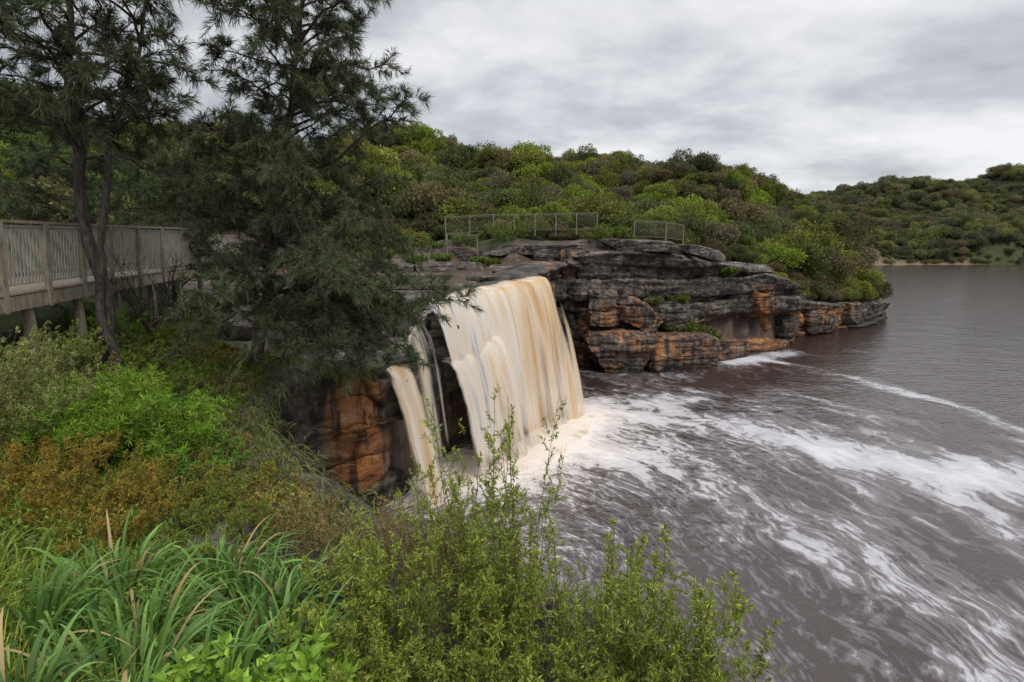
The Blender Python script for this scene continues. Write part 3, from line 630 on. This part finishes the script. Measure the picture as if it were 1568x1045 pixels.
for i in range(16):
    az = rng.uniform(0, 6.28); q = np.linspace(0, 1, 7); l = rng.uniform(1.2, 2.2)
    P = np.array([-9.0, 12.6, 6.7])+np.c_[np.cos(az)*q*l*.5+.08*rng.normal(size=7)*q, np.sin(az)*q*l*.5, q*l]
    tube(BB, P, np.linspace(.022, .004, 7), 4, (1, 1, 1), 0)
    for k in range(10):
        t0 = rng.uniform(.3, 1); s = np.array([np.interp(t0, q, P[:, j]) for j in range(3)]); d = nrm(rng.normal(size=3)+[0, 0, .8])
        tube(BB, s+d*np.linspace(0, rng.uniform(.3, .6), 3)[:, None], [.007, .005, .002], 3, (1, 1, 1), 0)
BB.obj('bare_shrub', [M_bark])

# ------------------------------------------------------------------ near plants
def cols(n, a, b, j=.18):
    t = rng.uniform(0, 1, (n, 1)); c = np.array(a)*(1-t)+np.array(b)*t; return c*(1+j*rng.normal(size=(n, 1)))
def shrub(BB, x, y, H, spread, N, m, k, ll, lw, ca, cb, stem=(.14, .10, .05), z=None, t0=.25, twig=.28, rad=.18, droop=.05):
    z = gz(x, y)[0]-.05 if z is None else z
    az = rng.uniform(0, 6.283, N); tilt = spread*np.sqrt(rng.uniform(0, 1, N)); r0 = rad*np.sqrt(rng.uniform(0, 1, N))
    o = np.c_[x+np.cos(az)*r0, y+np.sin(az)*r0, np.full(N, z)]; d = nrm(np.c_[np.cos(az)*tilt, np.sin(az)*tilt, np.ones(N)]+rng.normal(size=(N, 3))*.06)
    L = H*rng.uniform(.6, 1.05, N); blades(BB, o, d, L, .009, droop, 4, cols(N, stem, stem), cols(N, stem, stem), 0, False, 'const')
    t = rng.uniform(t0, 1, (N, m)); so = o[:, None]+d[:, None]*(L[:, None]*t)[..., None]; so[..., 2] -= (droop*L)[:, None]*t**2
    td = nrm(d[:, None]*.9+rng.normal(size=(N, m, 3))*.55+[0, 0, .15]); tl = twig*(1.15-t)*rng.uniform(.6, 1.1, (N, m))*H*.6+.04
    so = so.reshape(-1, 3); td = td.reshape(-1, 3); tl = tl.ravel(); M = len(so)
    blades(BB, so, td, tl, .004, 0, 1, cols(M, stem, stem), cols(M, stem, stem), 0, False, 'const')
    u = rng.uniform(.05, 1.05, (M, k)); lo = so[:, None]+td[:, None]*(tl[:, None]*u)[..., None]; ld = nrm(td[:, None]*.6+rng.normal(size=(M, k, 3))*.75)
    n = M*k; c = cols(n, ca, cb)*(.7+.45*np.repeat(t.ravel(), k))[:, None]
    leaves(BB, lo.reshape(-1, 3), ld.reshape(-1, 3), ll*rng.uniform(.6, 1.25, n), lw, np.clip(c, 0, 1))

def plant(name, items, fn):
    for it in items:
        BB = MB(); fn(BB, *it); BB.obj(name, [M_leaf])
OL, YG = (.115, .17, .03), (.37, .41, .06)
plant('slender_leafy_shrub', [(-.28, 3.6, 2.35, 10), (-.13, 3.5, 2.3, 8), (-.05, 3.35, 2.1, 12), (.14, 3.1, 1.8, 16), (.5, 2.85, 1.5, 14), (.72, 2.7, 1.65, 18), (.95, 2.6, 1.4, 16), (1.12, 2.4, 1.1, 14), (-.35, 3.1, 1.7, 22), (-.85, 3.3, 1.45, 26), (-1.1, 3.0, 1.2, 22), (.55, 2.4, 1.05, 26), (.2, 2.4, 1.05, 28), (-.15, 2.6, 1.1, 26), (-.5, 2.45, .95, 28), (.85, 2.2, .85, 22), (-.8, 2.5, .85, 24)],
      lambda BB, x, y, H, n: shrub(BB, x, y, H, .15, n, 15, 20, .036, .0105, np.array(OL)*rng.uniform(.8, 1.15), np.array(YG)*rng.uniform(.8, 1.1), rad=.2))
plant('russet_heath_shrub', [(-.55, 4.2, 1.35, 24), (-.95, 4.4, 1.3, 26), (-.2, 4.0, 1.1, 20), (-1.35, 4.3, 1.0, 24), (-1.9, 4.9, .9, 24), (-2.3, 5.3, .7, 20)],
      lambda BB, x, y, H, n: shrub(BB, x, y, H, .3, n, 9, 13, .032, .009, (.16, .125, .045), (.38, .30, .10), stem=(.2, .10, .06), rad=.25))
plant('fern_shrub', [(-6.7, 8.0, 1.6), (-6.1, 7.7, 1.5), (-7.2, 8.7, 1.5), (-6.0, 8.6, 1.3), (-5.5, 7.7, 1.1), (-6.4, 7.2, 1.3)],
      lambda BB, x, y, H: shrub(BB, x, y, H, .5, 50, 11, 18, .12, .014, (.09, .18, .02), (.26, .40, .035), rad=.4, droop=.15))
for i, (x, y, H) in enumerate([(-4.5, 5.2, .85), (-5.2, 6.0, .9), (-4.0, 5.7, .75), (-5.6, 5.3, 1.0), (-4.7, 6.5, .85), (-3.3, 5.1, .6), (-6.1, 6.3, .9), (-3.8, 6.4, .6)]):
    BB = MB(); ca, cb = [((.15, .12, .02), (.42, .28, .04)), ((.12, .13, .02), (.34, .28, .04)), ((.09, .13, .02), (.26, .29, .04))][i % 3]
    shrub(BB, x, y, H, .7, 46, 10, 16, .05, .013, ca, cb, rad=.45, droop=.2, stem=(.16, .08, .04)); BB.obj('orange_fern', [M_leaf])
plant('grey_green_shrub', [(-6.9, 6.9, 1.5), (-7.8, 7.6, 1.6), (-7.2, 6.2, 1.4), (-8.6, 9.2, 1.4), (-7.8, 8.6, 1.2)],
      lambda BB, x, y, H: shrub(BB, x, y, H, .5, 44, 10, 18, .05, .013, (.14, .18, .06), (.38, .39, .12), rad=.4))
bk = [(-7.6, 10.4, 1.1), (-7.0, 11.2, 1.1), (-6.8, 10.2, .9), (-6.8, 11.9, .7), (-7.2, 12.6, .8), (-8.6, 12.6, 1.2), (-6.3, 9.8, .7), (-7.6, 13.9, .9), (-8.6, 11.4, 1.2), (-7.0, 13.6, .6), (-6.7, 9.5, .9), (-9.5, 14.6, 1.0), (-9.2, 13.0, 1.0), (-5.6, 9.0, .7), (-7.0, 14.6, .5), (-4.9, 8.1, .6), (-10.4, 15.8, .9), (-3.9, 6.9, .6), (-4.8, 7.3, .8), (-2.9, 6.0, .5), (-8.8, 10.0, 1.3), (-5.6, 8.2, .9), (-9.8, 12.0, 1.3), (-8.2, 9.4, 1.1), (-6.7, 10.9, .6), (-6.8, 12.9, .5)]
for i, (x, y, H) in enumerate(bk):
    BB = MB(); ca, cb = [((.07, .12, .02), (.26, .33, .045)), ((.08, .10, .04), (.27, .27, .09)), ((.06, .13, .02), (.20, .38, .045)), ((.13, .10, .04), (.32, .26, .08))][i % 4]
    shrub(BB, x, y, H, .75, 36, 9, 17, .058, .017, ca, cb, rad=.45, droop=.15); BB.obj('bank_shrub', [M_leaf])
def strap(BB, x, y, L, n, ca=(.05, .12, .022), cb=(.19, .32, .07)):
    z = gz(x, y)[0]; az = rng.uniform(0, 6.283, n); tl = rng.uniform(.1, .8, n)
    o = np.c_[x+np.cos(az)*.14, y+np.sin(az)*.14, np.full(n, z)]; d = np.c_[np.cos(az)*tl, np.sin(az)*tl, np.ones(n)]+rng.normal(size=(n, 3))*.12
    c = cols(n, ca, cb, .18); dead = rng.uniform(size=n) < .06; c[dead] = (.4, .3, .14)
    blades(BB, o, d, L*rng.uniform(.65, 1.15, n), rng.uniform(.018, .034, n), rng.uniform(.5, 1.15, n), 10, c*.7, c*1.5)
plant('strappy_grass_clump', [(-1.9, 2.75, 1.2, 140), (-2.4, 2.7, 1.3, 160), (-1.7, 3.3, 1.3, 140), (-2.8, 3.3, 1.45, 160), (-2.1, 3.7, 1.55, 170), (-2.0, 2.2, 1.0, 120), (-2.6, 2.2, 1.1, 120), (-3.4, 3.1, 1.3, 140), (-3.5, 4.0, 1.45, 150), (-2.7, 4.2, 1.6, 160), (-1.9, 4.1, 1.4, 110)], strap)
def broad(BB, x, y, H):
    shrub(BB, x, y, H, .5, 15, 6, 8, .085, .045, (.15, .28, .035), (.32, .48, .06), rad=.15, stem=(.12, .18, .04))
plant('broadleaf_shrub', [(-1.45, 2.25, .85), (-1.2, 2.35, .75), (-1.6, 2.0, .65), (-1.0, 2.05, .55), (-1.3, 2.7, .8), (-1.75, 2.4, .8), (-1.15, 1.9, .5)], broad)
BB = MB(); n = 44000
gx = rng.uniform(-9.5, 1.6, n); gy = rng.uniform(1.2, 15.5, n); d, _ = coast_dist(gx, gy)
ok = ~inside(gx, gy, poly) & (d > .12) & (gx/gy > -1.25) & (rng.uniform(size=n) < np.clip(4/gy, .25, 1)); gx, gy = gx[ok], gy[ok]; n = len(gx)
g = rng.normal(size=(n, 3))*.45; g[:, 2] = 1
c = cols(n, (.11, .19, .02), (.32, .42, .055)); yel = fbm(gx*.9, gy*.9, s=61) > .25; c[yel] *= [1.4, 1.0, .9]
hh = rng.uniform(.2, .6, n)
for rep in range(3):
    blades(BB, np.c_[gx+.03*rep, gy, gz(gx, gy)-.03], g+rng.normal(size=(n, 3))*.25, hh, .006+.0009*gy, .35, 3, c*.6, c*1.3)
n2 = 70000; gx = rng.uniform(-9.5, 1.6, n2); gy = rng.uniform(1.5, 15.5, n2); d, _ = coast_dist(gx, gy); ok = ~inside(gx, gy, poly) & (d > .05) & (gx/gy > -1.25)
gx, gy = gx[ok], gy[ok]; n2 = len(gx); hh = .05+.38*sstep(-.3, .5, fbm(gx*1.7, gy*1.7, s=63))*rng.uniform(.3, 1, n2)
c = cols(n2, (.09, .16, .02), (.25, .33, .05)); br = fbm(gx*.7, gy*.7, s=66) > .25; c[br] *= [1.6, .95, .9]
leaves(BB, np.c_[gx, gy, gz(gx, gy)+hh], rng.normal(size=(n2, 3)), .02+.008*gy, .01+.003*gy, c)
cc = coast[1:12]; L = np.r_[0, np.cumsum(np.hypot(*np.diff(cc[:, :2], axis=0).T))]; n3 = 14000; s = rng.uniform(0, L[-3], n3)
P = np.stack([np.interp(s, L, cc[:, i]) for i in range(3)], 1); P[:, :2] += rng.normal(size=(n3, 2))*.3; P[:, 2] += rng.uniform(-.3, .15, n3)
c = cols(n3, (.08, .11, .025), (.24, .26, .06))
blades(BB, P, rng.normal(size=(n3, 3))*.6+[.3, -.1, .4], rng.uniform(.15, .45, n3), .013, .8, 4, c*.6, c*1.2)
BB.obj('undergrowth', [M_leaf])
plant('ledge_shrub', [(13.0, 38.2, 2.2, 1.3), (14.6, 39.0, 1.6, 1.3), (11.8, 38.0, 2.4, .9), (15.6, 39.6, 1.2, 1.0), (12.6, 38.6, 4.3, 1.1), (-1.4, 38.0, 7.1, .8), (7.4, 40.6, 8.6, 2.2), (8.2, 41.0, 8.6, 2.0), (-.4, 40.6, 8.7, 2.6), (-3.6, 40.5, 8.5, 1.5), (-6, 40.2, 8.0, 1.6), (10.5, 37.6, 4.4, .7), (17.5, 41.5, 6.3, .9), (-9, 39.8, 7.6, 2.0), (-12, 40, 7.8, 2.2), (-4.8, 36, 7.5, .9), (-6.6, 35.4, 7.3, 1.1), (-9, 35.2, 7.6, 1.3), (-11, 34.6, 7.4, 1.4), (-2.4, 36, 7.4, .7)],
      lambda BB, x, y, z, H: shrub(BB, x, y, H, .9, 40, 9, 14, .16, .06, (.08, .12, .025), (.19, .25, .04), rad=H*.3, z=z, droop=.2))

# ------------------------------------------------------------------ bridge and fences
def wood_mat(name, a, b):
    m, nt, out = newmat(name); p = geo_pos(nt); n = noise(nt, mapping(nt, p, (3, 3, .8)), 4, 6, .6)
    c = ramp(nt, n.outputs[0], [(.3, a), (.7, b)]); principled(nt, out, c.outputs[0], .7, bump(nt, n.outputs[0], .3, .02), .3); return m
M_wood = wood_mat('weathered_timber', (.13, .105, .075), (.34, .29, .22)); M_steel = wood_mat('galvanised_rail', (.22, .205, .17), (.40, .37, .32)); M_fence = wood_mat('fence_rail', (.13, .11, .085), (.26, .23, .18))
W = (1, 1, 1)
def rail(BB, pts, h, step=.11, post=1.5, bw=.03, lean=0., mp=0, mb=1):
    pts = np.array(pts, float)
    for a, b in zip(pts[:-1], pts[1:]):
        l = np.linalg.norm(b-a); d = (b-a)/l; up = np.array([0, 0, 1.]); s = nrm(np.cross(d, up))
        top = up*h+s*lean
        beam(BB, a+top, b+top, .09, .05, W, mp); beam(BB, a+top*.93, b+top*.93, .03, .03, W, mb); beam(BB, a+top*.1, b+top*.1, .035, .035, W, mb)
        n = max(1, int(round(l/post)))
        for i in range(n+1):
            q = a+d*l*i/n; beam(BB, q-up*.35+s*.03, q+top*.99+s*.03, .085, .085, W, mp)
        for i in range(int(l/step)):
            q = a+d*(i+.5)*step; beam(BB, q+top*.105, q+top*.92, bw, .012, W, mb)
BB = MB()
near = [(-7.9, 3.0, 8.15), (-8.4, 7.5, 8.12), (-9.7, 12.4, 8.15), (-10.7, 17.6, 8.2)]
fars = [(-10.1, 3.0, 8.15), (-10.8, 7.5, 8.12), (-12.1, 12.4, 8.15), (-13.1, 17.6, 8.2), (-14.4, 23, 8.2)]
rail(BB, near, 1.22, .10, 1.35, .045, .12); rail(BB, fars, 1.22, .10, 1.35, .03)
rail(BB, [(-10.7, 17.6, 8.2), (-11.4, 20.2, 8.1), (-12.2, 23, 8.1)], 1.15, .12, 1.3)
rail(BB, [(-10.2, 17.7, 7.6), (-8.6, 18.2, 6.9)], 1.15, .12, 1.3)
P = np.array(near); Q = np.array(fars)
P = np.vstack([P, [(-12.2, 23, 8.2)]])
for (a, b, c, d) in zip(P[:-1], P[1:], Q[:-1], Q[1:]):
    k = int(np.linalg.norm(b-a)/.15)
    for i in range(k):
        t = (i+.5)/k; beam(BB, a+(b-a)*t+[.06, 0, -.03], c+(d-c)*t-[.06, 0, .03], .135, .04, W, 0)
    for off in (.0, .5, 1.): 
        beam(BB, a+(c-a)*off-[0, 0, .2], b+(d-b)*off-[0, 0, .2], .09, .26, W, 0)
    for i in range(3):
        t = (i+.2)/3
        for off in (.04, .96):
            q = (a+(b-a)*t)*(1-off)+(c+(d-c)*t)*off; beam(BB, q-[0, 0, .33], q-[0, 0, 2.6], .13, .13, W, 0)
BB.obj('timber_footbridge', [M_wood, M_steel])
def fence(name, pts, h):
    BB = MB(); rail(BB, pts, h, .13, 1.8, .022, 0, 1, 1); BB.obj(name, [M_wood, M_fence])
fence('lookout_fence', [(-5.2, 41.0, 9.5), (-1.5, 42.3, 9.75), (6.9, 42.6, 9.9)], 1.4)
fence('lookout_fence', [(9.8, 42.0, 9.3), (12.4, 42.2, 9.2), (14.2, 43.4, 9.0)], 1.35)
fence('lookout_fence', [(-4.8, 38.6, 8.5), (-2.6, 38.9, 8.4)], 1.1)

# ------------------------------------------------------------------ sky, sun, camera
w = bpy.data.worlds.new('World'); scene.world = w; w.use_nodes = True; nt = w.node_tree; nt.nodes.clear()
out = nt.nodes.new('ShaderNodeOutputWorld'); tc = nt.nodes.new('ShaderNodeTexCoord')
sky = nt.nodes.new('ShaderNodeTexSky'); sky.sky_type = 'NISHITA'; sky.sun_disc = False; sky.sun_elevation = R(52); sky.sun_rotation = R(140)
b1 = nt.nodes.new('ShaderNodeBackground'); nt.links.new(sky.outputs[0], b1.inputs[0]); b1.inputs[1].default_value = .1
sp = nt.nodes.new('ShaderNodeSeparateXYZ'); nt.links.new(tc.outputs['Generated'], sp.inputs[0])
zc = math_(nt, 'ADD', math_(nt, 'MAXIMUM', sp.outputs[2], 0.), .22)
cb = nt.nodes.new('ShaderNodeCombineXYZ'); nt.links.new(math_(nt, 'DIVIDE', sp.outputs[0], zc), cb.inputs[0]); nt.links.new(math_(nt, 'DIVIDE', sp.outputs[1], zc), cb.inputs[1])
cn = noise(nt, mapping(nt, cb.outputs[0], (.85, 1.05, 1)), 2.1, 7, .55, .1)
cn2 = noise(nt, mapping(nt, cb.outputs[0], (.45, .9, 1)), 1.1, 2, .5)
cv = math_(nt, 'ADD', math_(nt, 'MULTIPLY', cn.outputs[0], .52), math_(nt, 'MULTIPLY', cn2.outputs[0], .48))
cv = math_(nt, 'ADD', cv, math_(nt, 'MULTIPLY', sp.outputs[0], .07))
cr = ramp(nt, cv, [(.38, (.42, .435, .47)), (.46, (.56, .575, .61)), (.53, (.74, .75, .78)), (.61, (.89, .89, .91))])
b2 = nt.nodes.new('ShaderNodeBackground'); nt.links.new(cr.outputs[0], b2.inputs[0])
# an overcast sky is brightest at the zenith (CIE overcast distribution)
zs = nt.nodes.new('ShaderNodeMapRange'); zs.interpolation_type = 'SMOOTHSTEP'; nt.links.new(sp.outputs[2], zs.inputs[0])
zs.inputs[1].default_value = .42; zs.inputs[2].default_value = .95; zs.inputs[3].default_value = 1.07; zs.inputs[4].default_value = 2.5
nt.links.new(zs.outputs[0], b2.inputs[1])
mx = nt.nodes.new('ShaderNodeMixShader'); mx.inputs[0].default_value = .93
nt.links.new(b1.outputs[0], mx.inputs[1]); nt.links.new(b2.outputs[0], mx.inputs[2]); nt.links.new(mx.outputs[0], out.inputs[0])
sl = bpy.data.lights.new('sun', 'SUN'); sl.energy = 1.4; sl.angle = R(22); sl.color = (1, .96, .9)
so = bpy.data.objects.new('sun', sl); scene.collection.objects.link(so)
el, rot = R(52), R(140)
dirv = Vector((math.sin(rot)*math.cos(el), math.cos(rot)*math.cos(el), math.sin(el)))
so.rotation_euler = dirv.to_track_quat('Z', 'Y').to_euler()
cam = bpy.data.cameras.new('camera'); cam.lens = 18; cam.sensor_width = 36; cam.clip_end = 3000; cam.clip_start = .05
co = bpy.data.objects.new('camera', cam); scene.collection.objects.link(co); co.location = (0, 0, 9); co.rotation_euler = (R(79.03), 0, 0)
scene.camera = co
scene.view_settings.view_transform = 'Standard'; scene.view_settings.look = 'None'; scene.view_settings.exposure = 0
